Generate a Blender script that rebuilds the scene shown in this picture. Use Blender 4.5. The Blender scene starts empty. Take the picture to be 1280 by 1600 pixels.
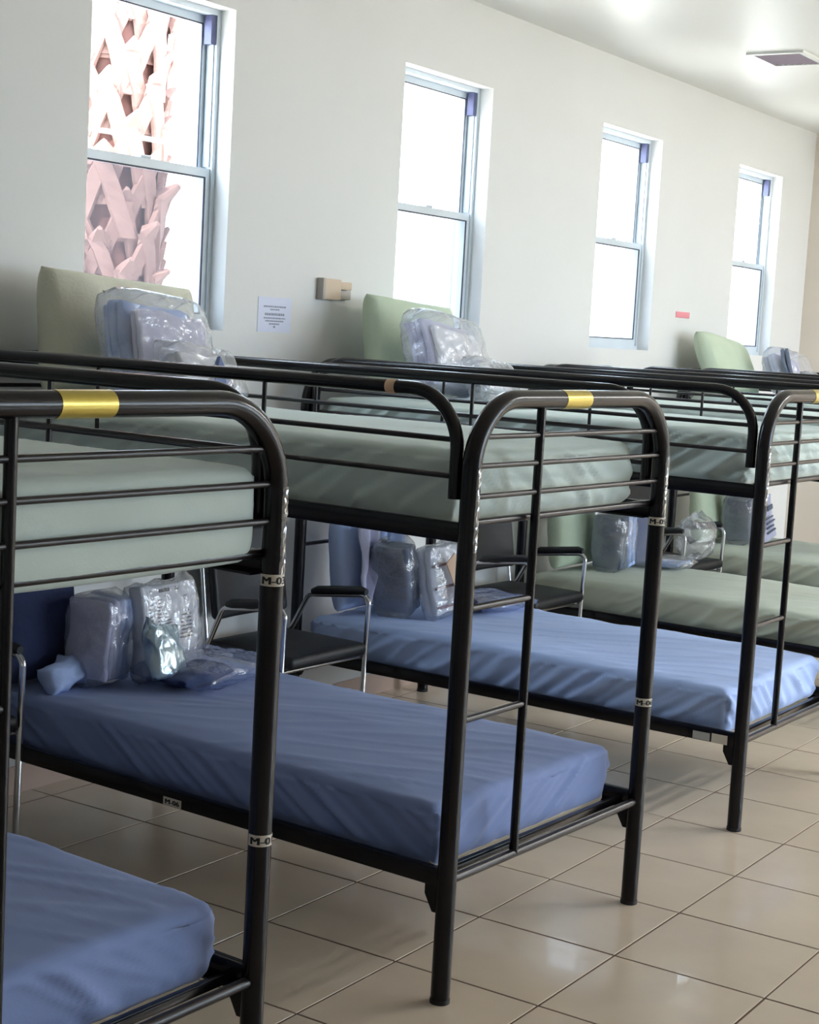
import bpy, math, random
from mathutils import Vector, Matrix, noise

random.seed(7)
C = bpy.context.scene.collection
PI = math.pi

# ------------------------------------------------------------------ camera
FOCAL = 2522.7
CAM = Vector((-2.1528, 0.0, 1.738))
YAW, PIT, ROLL = 0.9939, 0.1124, 0.0558
fw = Vector((math.sin(YAW)*math.cos(PIT), math.cos(YAW)*math.cos(PIT), -math.sin(PIT)))
rt = Vector((math.cos(YAW), -math.sin(YAW), 0))
up = rt.cross(fw)
r2 = math.cos(ROLL)*rt + math.sin(ROLL)*up
u2 = -math.sin(ROLL)*rt + math.cos(ROLL)*up
cd = bpy.data.cameras.new('camera')
cam = bpy.data.objects.new('camera', cd)
C.objects.link(cam)
cam.matrix_world = Matrix(((r2.x, u2.x, -fw.x, CAM.x), (r2.y, u2.y, -fw.y, CAM.y), (r2.z, u2.z, -fw.z, CAM.z), (0, 0, 0, 1)))
cd.sensor_fit = 'HORIZONTAL'
cd.sensor_width = 36
cd.lens = 36*FOCAL/1280
cd.clip_start = 0.05
bpy.context.scene.camera = cam

# ------------------------------------------------------------------ world, sun, big lamps, exposure
SKY = 11.0
SUN = 12.0
w = bpy.data.worlds.new('sky')
bpy.context.scene.world = w
w.use_nodes = True
bg = w.node_tree.nodes['Background']
bg.inputs['Color'].default_value = (0.72, 0.87, 1.0, 1)
bg.inputs['Strength'].default_value = SKY

sd = bpy.data.lights.new('sun', 'SUN')
sd.energy = SUN
sd.angle = math.radians(1.0)
sd.color = (1.0, 0.93, 0.86)
so = bpy.data.objects.new('sun', sd)
C.objects.link(so)
so.rotation_euler = Vector((0.70, 0.22, -1.0)).to_track_quat('-Z', 'Y').to_euler()


def area(name, loc, direction, sx, sy, energy, color=(1, 1, 1), portal=False):
    d = bpy.data.lights.new(name, 'AREA')
    d.shape = 'RECTANGLE'
    d.size = sx
    d.size_y = sy
    d.energy = energy
    d.color = color
    o = bpy.data.objects.new(name, d)
    C.objects.link(o)
    o.location = loc
    o.rotation_euler = Vector(direction).to_track_quat('-Z', 'Y').to_euler()
    if portal:
        d.cycles.is_portal = True
    return o


vs = bpy.context.scene.view_settings
vs.view_transform = 'Standard'
vs.look = 'None'
vs.exposure = 0.42
vs.gamma = 1
vs.use_curve_mapping = False

# ------------------------------------------------------------------ room measures
X0, X1 = -4.6, 9.56
Y0, YW = -4.6, 4.238
ZC = 3.331
WT = 0.20
WIN_X = [(2.115, 2.906), (4.120, 4.911), (6.134, 6.927), (8.153, 8.945)]
WZ0, WZM, WZ1 = 1.692, 2.312, 2.951
OPP_X = [(4.2, 5.6), (6.0, 7.4), (7.8, 9.4)]  # unseen windows across the aisle, added and placed to steer the daylight


# ------------------------------------------------------------------ materials
def lin(c):
    c = c/255.0
    return c/12.92 if c <= 0.04045 else ((c+0.055)/1.055)**2.4


def rgb(r, g, b):
    return (lin(r), lin(g), lin(b), 1)


def mat(name, col, rough=0.5, metal=0.0, var=0.0, vscale=8.0, bump=0.0, bscale=60.0, coat=0.0, spec=0.5, sheen=0.0, stretch=None):
    m = bpy.data.materials.new(name)
    m.use_nodes = True
    nt = m.node_tree
    p = nt.nodes['Principled BSDF']
    p.inputs['Base Color'].default_value = col
    p.inputs['Roughness'].default_value = rough
    p.inputs['Metallic'].default_value = metal
    p.inputs['Coat Weight'].default_value = coat
    p.inputs['Specular IOR Level'].default_value = spec
    p.inputs['Sheen Weight'].default_value = sheen
    tc = nt.nodes.new('ShaderNodeTexCoord')
    mp = nt.nodes.new('ShaderNodeMapping')
    nt.links.new(tc.outputs['Object'], mp.inputs['Vector'])
    if stretch:
        mp.inputs['Scale'].default_value = stretch
    if var > 0:
        n = nt.nodes.new('ShaderNodeTexNoise')
        n.inputs['Scale'].default_value = vscale
        n.inputs['Detail'].default_value = 5
        nt.links.new(mp.outputs[0], n.inputs['Vector'])
        r = nt.nodes.new('ShaderNodeValToRGB')
        a = [max(0, c*(1-var)) for c in col[:3]]+[1]
        b = [min(1, c*(1+var)) for c in col[:3]]+[1]
        r.color_ramp.elements[0].position = 0.3
        r.color_ramp.elements[0].color = a
        r.color_ramp.elements[1].position = 0.7
        r.color_ramp.elements[1].color = b
        nt.links.new(n.outputs['Fac'], r.inputs['Fac'])
        nt.links.new(r.outputs['Color'], p.inputs['Base Color'])
    if bump > 0:
        n = nt.nodes.new('ShaderNodeTexNoise')
        n.inputs['Scale'].default_value = bscale
        n.inputs['Detail'].default_value = 4
        nt.links.new(mp.outputs[0], n.inputs['Vector'])
        b = nt.nodes.new('ShaderNodeBump')
        b.inputs['Strength'].default_value = bump
        b.inputs['Distance'].default_value = 0.01
        nt.links.new(n.outputs['Fac'], b.inputs['Height'])
        nt.links.new(b.outputs['Normal'], p.inputs['Normal'])
    return m


def film(name, opacity, tint=(0.9, 0.94, 1, 1), rough=0.12, gloss=0.35, bump=0.0):
    """thin clear sheet: transparent + glossy + a little milky diffuse"""
    m = bpy.data.materials.new(name)
    m.use_nodes = True
    nt = m.node_tree
    nt.nodes.clear()
    out = nt.nodes.new('ShaderNodeOutputMaterial')
    tr = nt.nodes.new('ShaderNodeBsdfTransparent')
    tr.inputs['Color'].default_value = (0.97, 0.98, 1, 1)
    di = nt.nodes.new('ShaderNodeBsdfDiffuse')
    di.inputs['Color'].default_value = tint
    tl = nt.nodes.new('ShaderNodeBsdfTranslucent')
    tl.inputs['Color'].default_value = tint
    md = nt.nodes.new('ShaderNodeMixShader')
    md.inputs[0].default_value = 0.5
    nt.links.new(di.outputs[0], md.inputs[1])
    nt.links.new(tl.outputs[0], md.inputs[2])
    gl = nt.nodes.new('ShaderNodeBsdfGlossy')
    gl.inputs['Roughness'].default_value = rough
    m1 = nt.nodes.new('ShaderNodeMixShader')
    m1.inputs[0].default_value = opacity
    nt.links.new(tr.outputs[0], m1.inputs[1])
    nt.links.new(md.outputs[0], m1.inputs[2])
    fr = nt.nodes.new('ShaderNodeLayerWeight')
    fr.inputs['Blend'].default_value = 0.5
    pw = nt.nodes.new('ShaderNodeMath')
    pw.operation = 'POWER'
    pw.inputs[1].default_value = 3.0
    nt.links.new(fr.outputs['Facing'], pw.inputs[0])
    mu = nt.nodes.new('ShaderNodeMath')
    mu.operation = 'MULTIPLY_ADD'
    mu.inputs[1].default_value = gloss
    mu.inputs[2].default_value = 0.14*gloss
    mu.use_clamp = True
    nt.links.new(pw.outputs[0], mu.inputs[0])
    m2 = nt.nodes.new('ShaderNodeMixShader')
    nt.links.new(mu.outputs[0], m2.inputs[0])
    nt.links.new(m1.outputs[0], m2.inputs[1])
    nt.links.new(gl.outputs[0], m2.inputs[2])
    if bump > 0:
        tc = nt.nodes.new('ShaderNodeTexCoord')
        v = nt.nodes.new('ShaderNodeTexNoise')
        v.inputs['Scale'].default_value = 22
        v.inputs['Detail'].default_value = 3
        nt.links.new(tc.outputs['Object'], v.inputs['Vector'])
        b = nt.nodes.new('ShaderNodeBump')
        b.inputs['Strength'].default_value = bump
        b.inputs['Distance'].default_value = 0.02
        nt.links.new(v.outputs['Fac'], b.inputs['Height'])
        nt.links.new(b.outputs[0], gl.inputs['Normal'])
    nt.links.new(m2.outputs[0], out.inputs['Surface'])
    return m


M = {}
M['wall'] = mat('wall_paint', rgb(224, 225, 224), 0.6, var=0.015, vscale=1.5, bump=0.06, bscale=45)
M['far_wall'] = mat('far_wall_paint', rgb(226, 216, 203), 0.6, var=0.015, vscale=1.5, bump=0.06, bscale=45)
M['ceiling'] = mat('ceiling_paint', rgb(226, 226, 222), 0.38, var=0.015, vscale=1, bump=0.05, bscale=30)
M['tile'] = mat('floor_tile', rgb(214, 198, 178), 0.2, var=0.05, vscale=4, bump=0.03, bscale=6, coat=0.15)
M['grout'] = mat('grout', rgb(104, 82, 70), 0.9, var=0.1, vscale=30)
M['base'] = mat('baseboard_tile', rgb(196, 172, 158), 0.35, var=0.04)
M['black'] = mat('black_enamel', rgb(15, 13, 18), 0.2, var=0.12, vscale=14, bump=0.02, bscale=90, coat=0.0, spec=0.32)
M['rod'] = mat('black_rod_enamel', rgb(34, 29, 32), 0.28, var=0.1, vscale=20, spec=0.4)
M['gold'] = mat('gold_tape', rgb(196, 176, 84), 0.28, metal=0.55, var=0.06, vscale=30, bump=0.08, bscale=40)
M['label'] = mat('label_paper', rgb(214, 206, 192), 0.5, var=0.05)
M['ink'] = mat('black_print', rgb(24, 22, 24), 0.6)
M['sage'] = mat('sage_sheet', rgb(205, 219, 214), 0.85, var=0.03, vscale=5, bump=0.05, bscale=220, sheen=0.15)
M['olive'] = mat('green_sheet', rgb(196, 204, 188), 0.85, var=0.03, vscale=5, bump=0.05, bscale=220, sheen=0.15)
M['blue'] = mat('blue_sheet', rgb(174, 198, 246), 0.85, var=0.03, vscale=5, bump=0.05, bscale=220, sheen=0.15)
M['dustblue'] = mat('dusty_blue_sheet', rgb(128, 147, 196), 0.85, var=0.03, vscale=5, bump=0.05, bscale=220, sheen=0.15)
M['ticking'] = mat('mattress_ticking', rgb(214, 210, 200), 0.8, var=0.04)
M['cream'] = mat('cream_pillow', rgb(218, 216, 196), 0.9, var=0.03, bump=0.2, bscale=90)
M['green'] = mat('pale_green_pillow', rgb(194, 208, 184), 0.9, var=0.03, bump=0.2, bscale=90)
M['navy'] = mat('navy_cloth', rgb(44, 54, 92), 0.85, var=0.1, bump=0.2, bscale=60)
M['slate'] = mat('slate_blue_card', rgb(106, 122, 166), 0.7, var=0.05)
M['pale_blue'] = mat('pale_blue_cloth', rgb(170, 190, 232), 0.85, var=0.05, bump=0.2, bscale=60)
M['white_cloth'] = mat('white_cloth', rgb(222, 224, 232), 0.85, var=0.04, bump=0.2, bscale=60)
M['grey_cloth'] = mat('grey_cloth', rgb(104, 112, 130), 0.85, var=0.15, bump=0.2, bscale=60)
M['lilac'] = mat('lilac_cloth', rgb(196, 196, 222), 0.85, var=0.05, bump=0.2, bscale=60)
M['manila'] = mat('tan_card', rgb(212, 178, 150), 0.7, var=0.04)
M['red'] = mat('dark_red_stripe', rgb(128, 58, 66), 0.8)
M['chrome'] = mat('chrome', rgb(205, 208, 214), 0.12, metal=1.0)
M['vinyl'] = mat('black_vinyl', rgb(17, 18, 23), 0.5, var=0.1, bump=0.1, bscale=50)
M['alu'] = mat('window_aluminium', rgb(212, 222, 230), 0.35, metal=0.05, var=0.03)
M['alu_dark'] = mat('window_track', rgb(88, 92, 130), 0.5, var=0.05)
M['gasket'] = mat('glazing_gasket', rgb(52, 56, 72), 0.6)
M['glass'] = film('window_glass', 0.0, gloss=0.05, rough=0.0)
M['screen'] = film('insect_screen', 0.42, tint=(0.06, 0.06, 0.07, 1), gloss=0.0)
M['film'] = film('clear_plastic', 0.20, gloss=0.9, rough=0.16, bump=0.9)
M['filmblue'] = film('blue_plastic', 0.28, tint=(0.42, 0.55, 0.95, 1), gloss=0.5, rough=0.14, bump=0.5)
M['foil'] = mat('silver_plastic', rgb(190, 210, 222), 0.22, metal=0.55, var=0.1, vscale=12, bump=0.5, bscale=25)
M['paper'] = mat('sign_paper', rgb(220, 226, 246), 0.7)
M['faint_ink'] = mat('faint_print', rgb(150, 156, 176), 0.8)
M['pink'] = mat('pink_label', rgb(236, 150, 160), 0.7)
M['device'] = mat('beige_plastic', rgb(212, 192, 168), 0.45)
M['device2'] = mat('grey_plastic', rgb(176, 170, 164), 0.4)
M['vent'] = mat('vent_metal', rgb(226, 228, 224), 0.35)
M['vent_dark'] = mat('vent_louvre', rgb(150, 140, 158), 0.5)
M['boot'] = mat('palm_boot', rgb(150, 118, 108), 0.85, var=0.12, vscale=9, bump=0.3, bscale=40)
M['bark'] = mat('palm_bark', rgb(118, 82, 74), 0.95, var=0.3, vscale=6, bump=0.5, bscale=20)
M['ground'] = mat('sandy_ground', rgb(226, 214, 196), 0.95, var=0.06, vscale=1)
M['body'] = mat('fill_lamp_housing', rgb(232, 232, 228), 0.5)
M['silver'] = mat('silver_sticker', rgb(196, 200, 200), 0.35, metal=0.5, bump=0.2, bscale=60)


def emit(name, col, s):
    m = bpy.data.materials.new(name)
    m.use_nodes = True
    p = m.node_tree.nodes['Principled BSDF']
    p.inputs['Base Color'].default_value = col
    p.inputs['Emission Color'].default_value = col
    p.inputs['Emission Strength'].default_value = s
    return m


# ------------------------------------------------------------------ mesh helpers
class MB:
    def __init__(s):
        s.v = []
        s.f = []

    def add(s, v, f):
        o = len(s.v)
        s.v += [tuple(x) for x in v]
        s.f += [tuple(i+o for i in g) for g in f]
        return s

    def box(s, a, b, bev=0.0):
        x0, y0, z0 = a
        x1, y1, z1 = b
        if bev <= 0:
            v = [(x, y, z) for z in (z0, z1) for y in (y0, y1) for x in (x0, x1)]
            f = [(0, 2, 3, 1), (4, 5, 7, 6), (0, 1, 5, 4), (2, 6, 7, 3), (0, 4, 6, 2), (1, 3, 7, 5)]
            return s.add(v, f)
        vs_, fs_ = rbox(x1-x0, y1-y0, z1-z0, (1, 1, 1), bev)
        return s.add([(p[0]+(x0+x1)/2, p[1]+(y0+y1)/2, p[2]+(z0+z1)/2) for p in vs_], fs_)

    def tube(s, pts, r, seg=12, cap=True, flat=1.0):
        pts = [Vector(p) for p in pts]
        n = len(pts)
        t0 = (pts[1]-pts[0]).normalized()
        a = Vector((0, 0, 1)) if abs(t0.z) < 0.9 else Vector((1, 0, 0))
        nrm = (a - t0*a.dot(t0)).normalized()
        rings = []
        for i in range(n):
            if i == 0:
                t = t0
            elif i == n-1:
                t = (pts[i]-pts[i-1]).normalized()
            else:
                t = ((pts[i+1]-pts[i]).normalized()+(pts[i]-pts[i-1]).normalized()).normalized()
            nrm = (nrm - t*nrm.dot(t)).normalized()
            b = t.cross(nrm)
            rr = r[i] if isinstance(r, (list, tuple)) else r
            rings.append([pts[i]+nrm*math.cos(2*PI*k/seg)*rr*flat+b*math.sin(2*PI*k/seg)*rr for k in range(seg)])
        v = [p for g in rings for p in g]
        f = []
        for i in range(n-1):
            for k in range(seg):
                k2 = (k+1) % seg
                f.append((i*seg+k, i*seg+k2, (i+1)*seg+k2, (i+1)*seg+k))
        if cap:
            f.append(tuple(range(seg))[::-1])
            f.append(tuple((n-1)*seg+k for k in range(seg)))
        return s.add(v, f)

    def mesh(s, name, m, smooth=False, auto=None):
        me = bpy.data.meshes.new(name)
        me.from_pydata(s.v, [], s.f)
        me.validate()
        me.materials.append(m)
        if smooth:
            me.polygons.foreach_set('use_smooth', [True]*len(me.polygons))
            if auto:
                try:
                    me.set_sharp_from_angle(angle=auto)
                except Exception:
                    pass
        me.update()
        return me


def fillet(pts, rad, n=8):
    """polyline with rounded corners"""
    pts = [Vector(p) for p in pts]
    out = [pts[0]]
    for i in range(1, len(pts)-1):
        a, b, c = pts[i-1], pts[i], pts[i+1]
        d1, d2 = (a-b).normalized(), (c-b).normalized()
        ang = d1.angle(d2)
        R = rad[i-1] if isinstance(rad, (list, tuple)) else rad
        if R <= 0 or ang > 3.1:
            out.append(b)
            continue
        t = R/math.tan(ang/2)
        cen = b+(d1+d2).normalized()*(R/math.sin(ang/2))
        p0, p1 = b+d1*t, b+d2*t
        e0, e1 = (p0-cen), (p1-cen)
        tot = e0.angle(e1)
        for k in range(n+1):
            q = k/n
            s0, s1 = math.sin((1-q)*tot)/math.sin(tot), math.sin(q*tot)/math.sin(tot)
            out.append(cen+e0*s0+e1*s1)
    out.append(pts[-1])
    return out


def rbox(sx, sy, sz, n, r, disp=None):
    """centred box lattice with rounded edges; n = inner segments; disp(p, nrm) -> p"""
    def axis(s, k):
        h = s/2
        rr = min(r, h*0.98)
        inner = [-h+rr+(2*h-2*rr)*i/k for i in range(k+1)]
        e = [rr*(1-math.cos(a)) for a in (0, PI/8, PI/4, 3*PI/8)] if k > 1 else [0]
        if k > 1:
            lo = [-h+rr*(1-math.cos(a)) for a in (0.0, 0.5, 1.0)]
            return [-h, -h+rr*0.3, -h+rr*0.65]+inner+[h-rr*0.65, h-rr*0.3, h]
        return [-h]+inner+[h]
    ax, ay, az = axis(sx, n[0]), axis(sy, n[1]), axis(sz, n[2])
    nx, ny, nz = len(ax)-1, len(ay)-1, len(az)-1
    idx = {}
    v = []
    hx, hy, hz = sx/2-min(r, sx/2*0.98), sy/2-min(r, sy/2*0.98), sz/2-min(r, sz/2*0.98)

    def g(i, j, k):
        key = (i, j, k)
        if key not in idx:
            p = Vector((ax[i], ay[j], az[k]))
            c = Vector((max(-hx, min(hx, p.x)), max(-hy, min(hy, p.y)), max(-hz, min(hz, p.z))))
            d = p-c
            if d.length > 1e-9:
                d.normalize()
                p = c+d*min(r, sx/2, sy/2, sz/2)
            if disp:
                p = disp(p, d)
            idx[key] = len(v)
            v.append(tuple(p))
        return idx[key]
    f = []
    for i in range(nx):
        for j in range(ny):
            f.append((g(i, j, 0), g(i, j+1, 0), g(i+1, j+1, 0), g(i+1, j, 0)))
            f.append((g(i, j, nz), g(i+1, j, nz), g(i+1, j+1, nz), g(i, j+1, nz)))
    for i in range(nx):
        for k in range(nz):
            f.append((g(i, 0, k), g(i+1, 0, k), g(i+1, 0, k+1), g(i, 0, k+1)))
            f.append((g(i, ny, k), g(i, ny, k+1), g(i+1, ny, k+1), g(i+1, ny, k)))
    for j in range(ny):
        for k in range(nz):
            f.append((g(0, j, k), g(0, j, k+1), g(0, j+1, k+1), g(0, j+1, k)))
            f.append((g(nx, j, k), g(nx, j+1, k), g(nx, j+1, k+1), g(nx, j, k+1)))
    return v, f


def obj(name, me, parent=None, loc=None, rot=None, label=None, cat=None, group=None, kind=None):
    o = bpy.data.objects.new(name, me)
    C.objects.link(o)
    if parent:
        o.parent = parent
    if loc is not None:
        o.location = loc
    if rot is not None:
        o.rotation_euler = rot
    if label:
        o['label'] = label
    if cat:
        o['category'] = cat
    if group:
        o['group'] = group
    if kind:
        o['kind'] = kind
    return o


def boxmesh(name, a, b, m, bev=0.0):
    return MB().box(a, b, bev).mesh(name, m, bev > 0, 0.6)


def textmesh(txt, size):
    """flat text as vertices and faces, in the xy plane, left aligned"""
    cu = bpy.data.curves.new('t', 'FONT')
    cu.body = txt
    cu.size = size
    cu.resolution_u = 2
    to = bpy.data.objects.new('t', cu)
    C.objects.link(to)
    dg = bpy.context.evaluated_depsgraph_get()
    me = to.evaluated_get(dg).to_mesh()
    v, f = [], []
    for dx in (0.0, 0.05, 0.10):
        o_ = len(v)
        v += [(x.co.x+dx*size, x.co.y, dx*0.001) for x in me.vertices]
        f += [tuple(i+o_ for i in p.vertices) for p in me.polygons]
    to.evaluated_get(dg).to_mesh_clear()
    bpy.data.objects.remove(to)
    bpy.data.curves.remove(cu)
    return v, f


# ------------------------------------------------------------------ room shell
floor = obj('floor', MB().box((X0, Y0, -0.12), (X1, YW, -0.002)).mesh('floor', M['grout']), kind='structure')
TS, TX, TY = 0.4505, 1.4724, 1.8723
tile_me = MB().box((-TS/2+0.0032, -TS/2+0.0032, -0.008), (TS/2-0.0032, TS/2-0.0032, 0.0), 0.0018).mesh('tile', M['tile'])
cells = []
for i in range(-15, 19):
    for j in range(-7, 16):
        cx, cy = TX+(i+0.5)*TS, TY-(j+0.5)*TS
        if cx+TS/2 < X0+0.01 or cx-TS/2 > X1-0.01 or cy+TS/2 < Y0+0.01 or cy-TS/2 > YW-0.01:
            continue
        d = Vector((cx, cy, 0))-CAM
        z = d.dot(fw)
        vis = z > 0.5 and abs(FOCAL*d.dot(r2)/z) < 700 and abs(FOCAL*d.dot(u2)/z) < 900
        cells.append((0 if vis else 1, d.length, cx, cy))
cells.sort()
rest = MB()
for n, (_, _, cx, cy) in enumerate(cells):
    full = cx+TS/2 <= X1 and cy+TS/2 <= YW and cx-TS/2 >= X0 and cy-TS/2 >= Y0
    if n < 290 and full:
        obj('tile', tile_me, floor, (cx, cy, random.uniform(-0.0006, 0.0)))
    else:
        rest.box((max(cx-TS/2+0.0032, X0), max(cy-TS/2+0.0032, Y0), -0.008), (min(cx+TS/2-0.0032, X1), min(cy+TS/2-0.0032, YW), 0))
obj('tile_field', rest.mesh('tile_field', M['tile']), floor, kind='stuff')

obj('ceiling', MB().box((X0, Y0, ZC), (X1, YW, ZC+0.12)).mesh('ceiling', M['ceiling']), kind='structure')


def holed_wall(name, y0, y1, wins, z0, z1, m):
    b = MB()
    xs = X0-0.2
    for a, c in sorted(wins):
        b.box((xs, y0, -0.12), (a, y1, ZC))
        b.box((a, y0, -0.12), (c, y1, z0))
        b.box((a, y0, z1), (c, y1, ZC))
        xs = c
    b.box((xs, y0, -0.12), (X1+0.2, y1, ZC))
    return obj(name, b.mesh(name, m), kind='structure')


holed_wall('wall_left', YW, YW+WT, WIN_X, WZ0, WZ1, M['wall'])
holed_wall('wall_right', Y0-WT, Y0, OPP_X, 0.9, 2.9, M['wall'])
obj('wall_far', MB().box((X1, Y0, -0.12), (X1+0.2, YW, ZC)).mesh('wall_far', M['far_wall']), kind='structure')
obj('wall_near', MB().box((X0-0.2, Y0, -0.12), (X0, YW, ZC)).mesh('wall_near', M['wall']), kind='structure')
obj('baseboard_left', boxmesh('baseboard_left', (X0, YW-0.01, 0), (X1, YW, 0.10), M['base']), kind='structure')
obj('baseboard_far', boxmesh('baseboard_far', (X1-0.01, Y0, 0), (X1, YW-0.01, 0.10), M['base']), kind='structure')


def window(n, x0, x1, z0, z1, ya, sgn, label, screen=True):
    """single-hung aluminium window; ya = face of the frame, sgn = outward direction in y"""
    root = obj('window_%d' % n, None, kind='structure')
    root['label'] = label

    def bx(a, b):
        return (a[0], min(a[1], b[1]), a[2]), (b[0], max(a[1], b[1]), b[2])
    zm = z0+(z1-z0)*0.49
    Y = lambda d: ya+sgn*d

    def rect(xa, xb, za, zb, d0, d1, wd, wb=None, wt=None):
        wb = wb or wd
        wt = wt or wd
        b = MB()
        for a, c in (((xa, Y(d0), za), (xa+wd, Y(d1), zb)), ((xb-wd, Y(d0), za), (xb, Y(d1), zb)),
                     ((xa+wd, Y(d0), za), (xb-wd, Y(d1), za+wb)), ((xa+wd, Y(d0), zb-wt), (xb-wd, Y(d1), zb))):
            b.box(*bx(a, c))
        return b
    obj('window_frame', rect(x0, x1, z0, z1, 0.0, 0.10, 0.022).mesh('window_frame', M['alu']), root)
    # balance tracks seen beside the recessed upper sash, dark shoe at their tops
    tk = MB()
    for xa in (x0+0.022, x1-0.022-0.007):
        tk.box(*bx((xa, Y(0.012), zm+0.03), (xa+0.007, Y(0.045), z1-0.022)))
    obj('balance_track', tk.mesh('balance_track', M['alu']), root)
    for xa in (x0+0.023, x1-0.023-0.030):
        obj('balance_shoe', boxmesh('balance_shoe', *bx((xa, Y(0.004), z1-0.135), (xa+0.030, Y(0.040), z1-0.024)), M['alu_dark']), root)
    us = obj('upper_sash', rect(x0+0.022, x1-0.022, zm-0.01, z1-0.022, 0.05, 0.085, 0.032).mesh('upper_sash', M['alu']), root)
    obj('pane', boxmesh('pane', *bx((x0+0.05, Y(0.066), zm+0.02), (x1-0.05, Y(0.070), z1-0.05)), M['glass']), us)
    obj('gasket', rect(x0+0.053, x1-0.053, zm+0.021, z1-0.053, 0.047, 0.052, 0.005).mesh('gasket', M['gasket']), us)
    ls = obj('lower_sash', rect(x0+0.022, x1-0.022, z0+0.022, zm+0.022, 0.008, 0.042, 0.032, 0.04, 0.036).mesh('lower_sash', M['alu']), root)
    obj('pane', boxmesh('pane', *bx((x0+0.05, Y(0.024), z0+0.06), (x1-0.05, Y(0.028), zm-0.01)), M['glass']), ls)
    obj('gasket', rect(x0+0.052, x1-0.052, z0+0.06, zm-0.012, 0.004, 0.010, 0.006).mesh('gasket', M['gasket']), ls)
    obj('sash_latch', boxmesh('sash_latch', *bx(((x0+x1)/2-0.03, Y(0.008), zm+0.022), ((x0+x1)/2+0.03, Y(0.04), zm+0.034)), M['alu'], 0.004), root)
    if screen:
        obj('insect_screen', boxmesh('insect_screen', *bx((x0+0.022, Y(0.092), z0+0.022), (x1-0.022, Y(0.093), zm)), M['screen']), root)
    return root


wlab = {
        0: 'tall aluminium sash window with the palm trunk behind it, leftmost in the photo',
        1: 'tall aluminium sash window above the wrapped bedding right of the beige wall box',
        2: 'bright aluminium sash window left of the pink wall label',
        3: 'smallest and farthest aluminium sash window, right of the pink wall label'}
for n, (a, b) in enumerate(WIN_X):
    window(n+1, a, b, WZ0, WZ1, YW+0.075, 1, wlab[n])
    area('window_portal', ((a+b)/2, YW+WT+0.02, (WZ0+WZ1)/2), (0, -1, 0), b-a, WZ1-WZ0, 1, portal=True)
for n, (a, b) in enumerate(OPP_X):
    window(n+7, a, b, 0.9, 2.9, Y0-0.075, -1, 'unseen wide sash window added for daylight across the aisle, behind the camera', False)
    area('window_portal', ((a+b)/2, Y0-WT-0.02, 1.9), (0, 1, 0), b-a, 2.0, 1, portal=True)

# outside ground
obj('ground', MB().box((-40, YW+WT, -0.4), (60, 70, -0.3)).mesh('ground', M['ground']), label='pale sandy ground outside the windows', cat='ground', kind='structure')
obj('ground', MB().box((-40, -70, -0.4), (60, Y0-WT, -0.3)).mesh('ground', M['ground']), label='pale sandy ground beyond the opposite windows', cat='ground', kind='structure')


# unseen fill lamps added over the aisle to brighten the room
def fill_lamp(x, y, energy, label):
    t = obj('fill_lamp', None, None, (x, y, ZC), label=label, cat='fill lamp', group='added fill lamps above the aisle')
    obj('housing', MB().box((-0.62, -0.16, -0.07), (0.62, 0.16, 0.0), 0.012).mesh('housing', M['body'], True, 0.6), t)
    obj('diffuser', MB().box((-0.60, -0.14, -0.082), (0.60, 0.14, -0.07), 0.004).mesh('diffuser', M['lamp'], True, 0.6), t)
    a = area('fill_light', (0, 0, -0.09), (0, 0, -1), 1.2, 0.28, energy, (0.97, 0.98, 1.0))
    a.parent = t


M['lamp'] = emit('fill_lamp_diffuser', (1, 0.98, 0.95, 1), 3)
fill_lamp(6.0, -1.0, 75, 'added fill lamp above the middle of the aisle, out of view')
fill_lamp(8.3, -1.0, 90, 'added fill lamp above the far end of the aisle, out of view')

# ------------------------------------------------------------------ ceiling vent, wall items
t = obj('ceiling_vent', None, None, (6.51, 3.335, ZC), label='square metal air vent in the ceiling near the far windows', cat='vent')
fr = MB()
for a, b in (((-0.2, -0.16, -0.014), (0.2, -0.13, 0)), ((-0.2, 0.13, -0.014), (0.2, 0.16, 0)), ((-0.2, -0.13, -0.014), (-0.17, 0.13, 0)), ((0.17, -0.13, -0.014), (0.2, 0.13, 0))):
    fr.box(a, b)
obj('frame', fr.mesh('frame', M['vent']), t)
obj('backing', boxmesh('backing', (-0.17, -0.13, -0.002), (0.17, 0.13, 0), M['vent_dark']), t)
for k in range(9):
    yy = -0.115+k*0.0285
    b = MB().add([(-0.17, yy, -0.002), (0.17, yy, -0.002), (0.17, yy+0.016, -0.013), (-0.17, yy+0.016, -0.013),
                  (-0.17, yy+0.002, -0.001), (0.17, yy+0.002, -0.001), (0.17, yy+0.018, -0.012), (-0.17, yy+0.018, -0.012)],
                 [(0, 1, 2, 3), (7, 6, 5, 4), (0, 4, 5, 1), (2, 6, 7, 3), (1, 5, 6, 2), (0, 3, 7, 4)])
    obj('louvre', b.mesh('louvre', M['vent_dark']), t)

t = obj('wall_box', None, None, (3.64, YW, 1.893), label='small beige and grey plastic box on the wall right of the paper sign', cat='wall box')
obj('cover', MB().box((-0.11, -0.035, -0.045), (0.02, 0, 0.045), 0.006).mesh('cover', M['device'], True, 0.6), t)
obj('side_cover', MB().box((0.02, -0.028, 0.002), (0.108, 0, 0.036), 0.004).mesh('side_cover', M['device'], True, 0.6), t)
obj('lower_cover', MB().box((0.02, -0.024, -0.041), (0.108, 0, -0.001), 0.004).mesh('lower_cover', M['device2'], True, 0.6), t)
obj('end_panel', MB().box((-0.118, -0.037, -0.047), (-0.10, 0, 0.047), 0.003).mesh('end_panel', M['device2'], True, 0.6), t)

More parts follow.
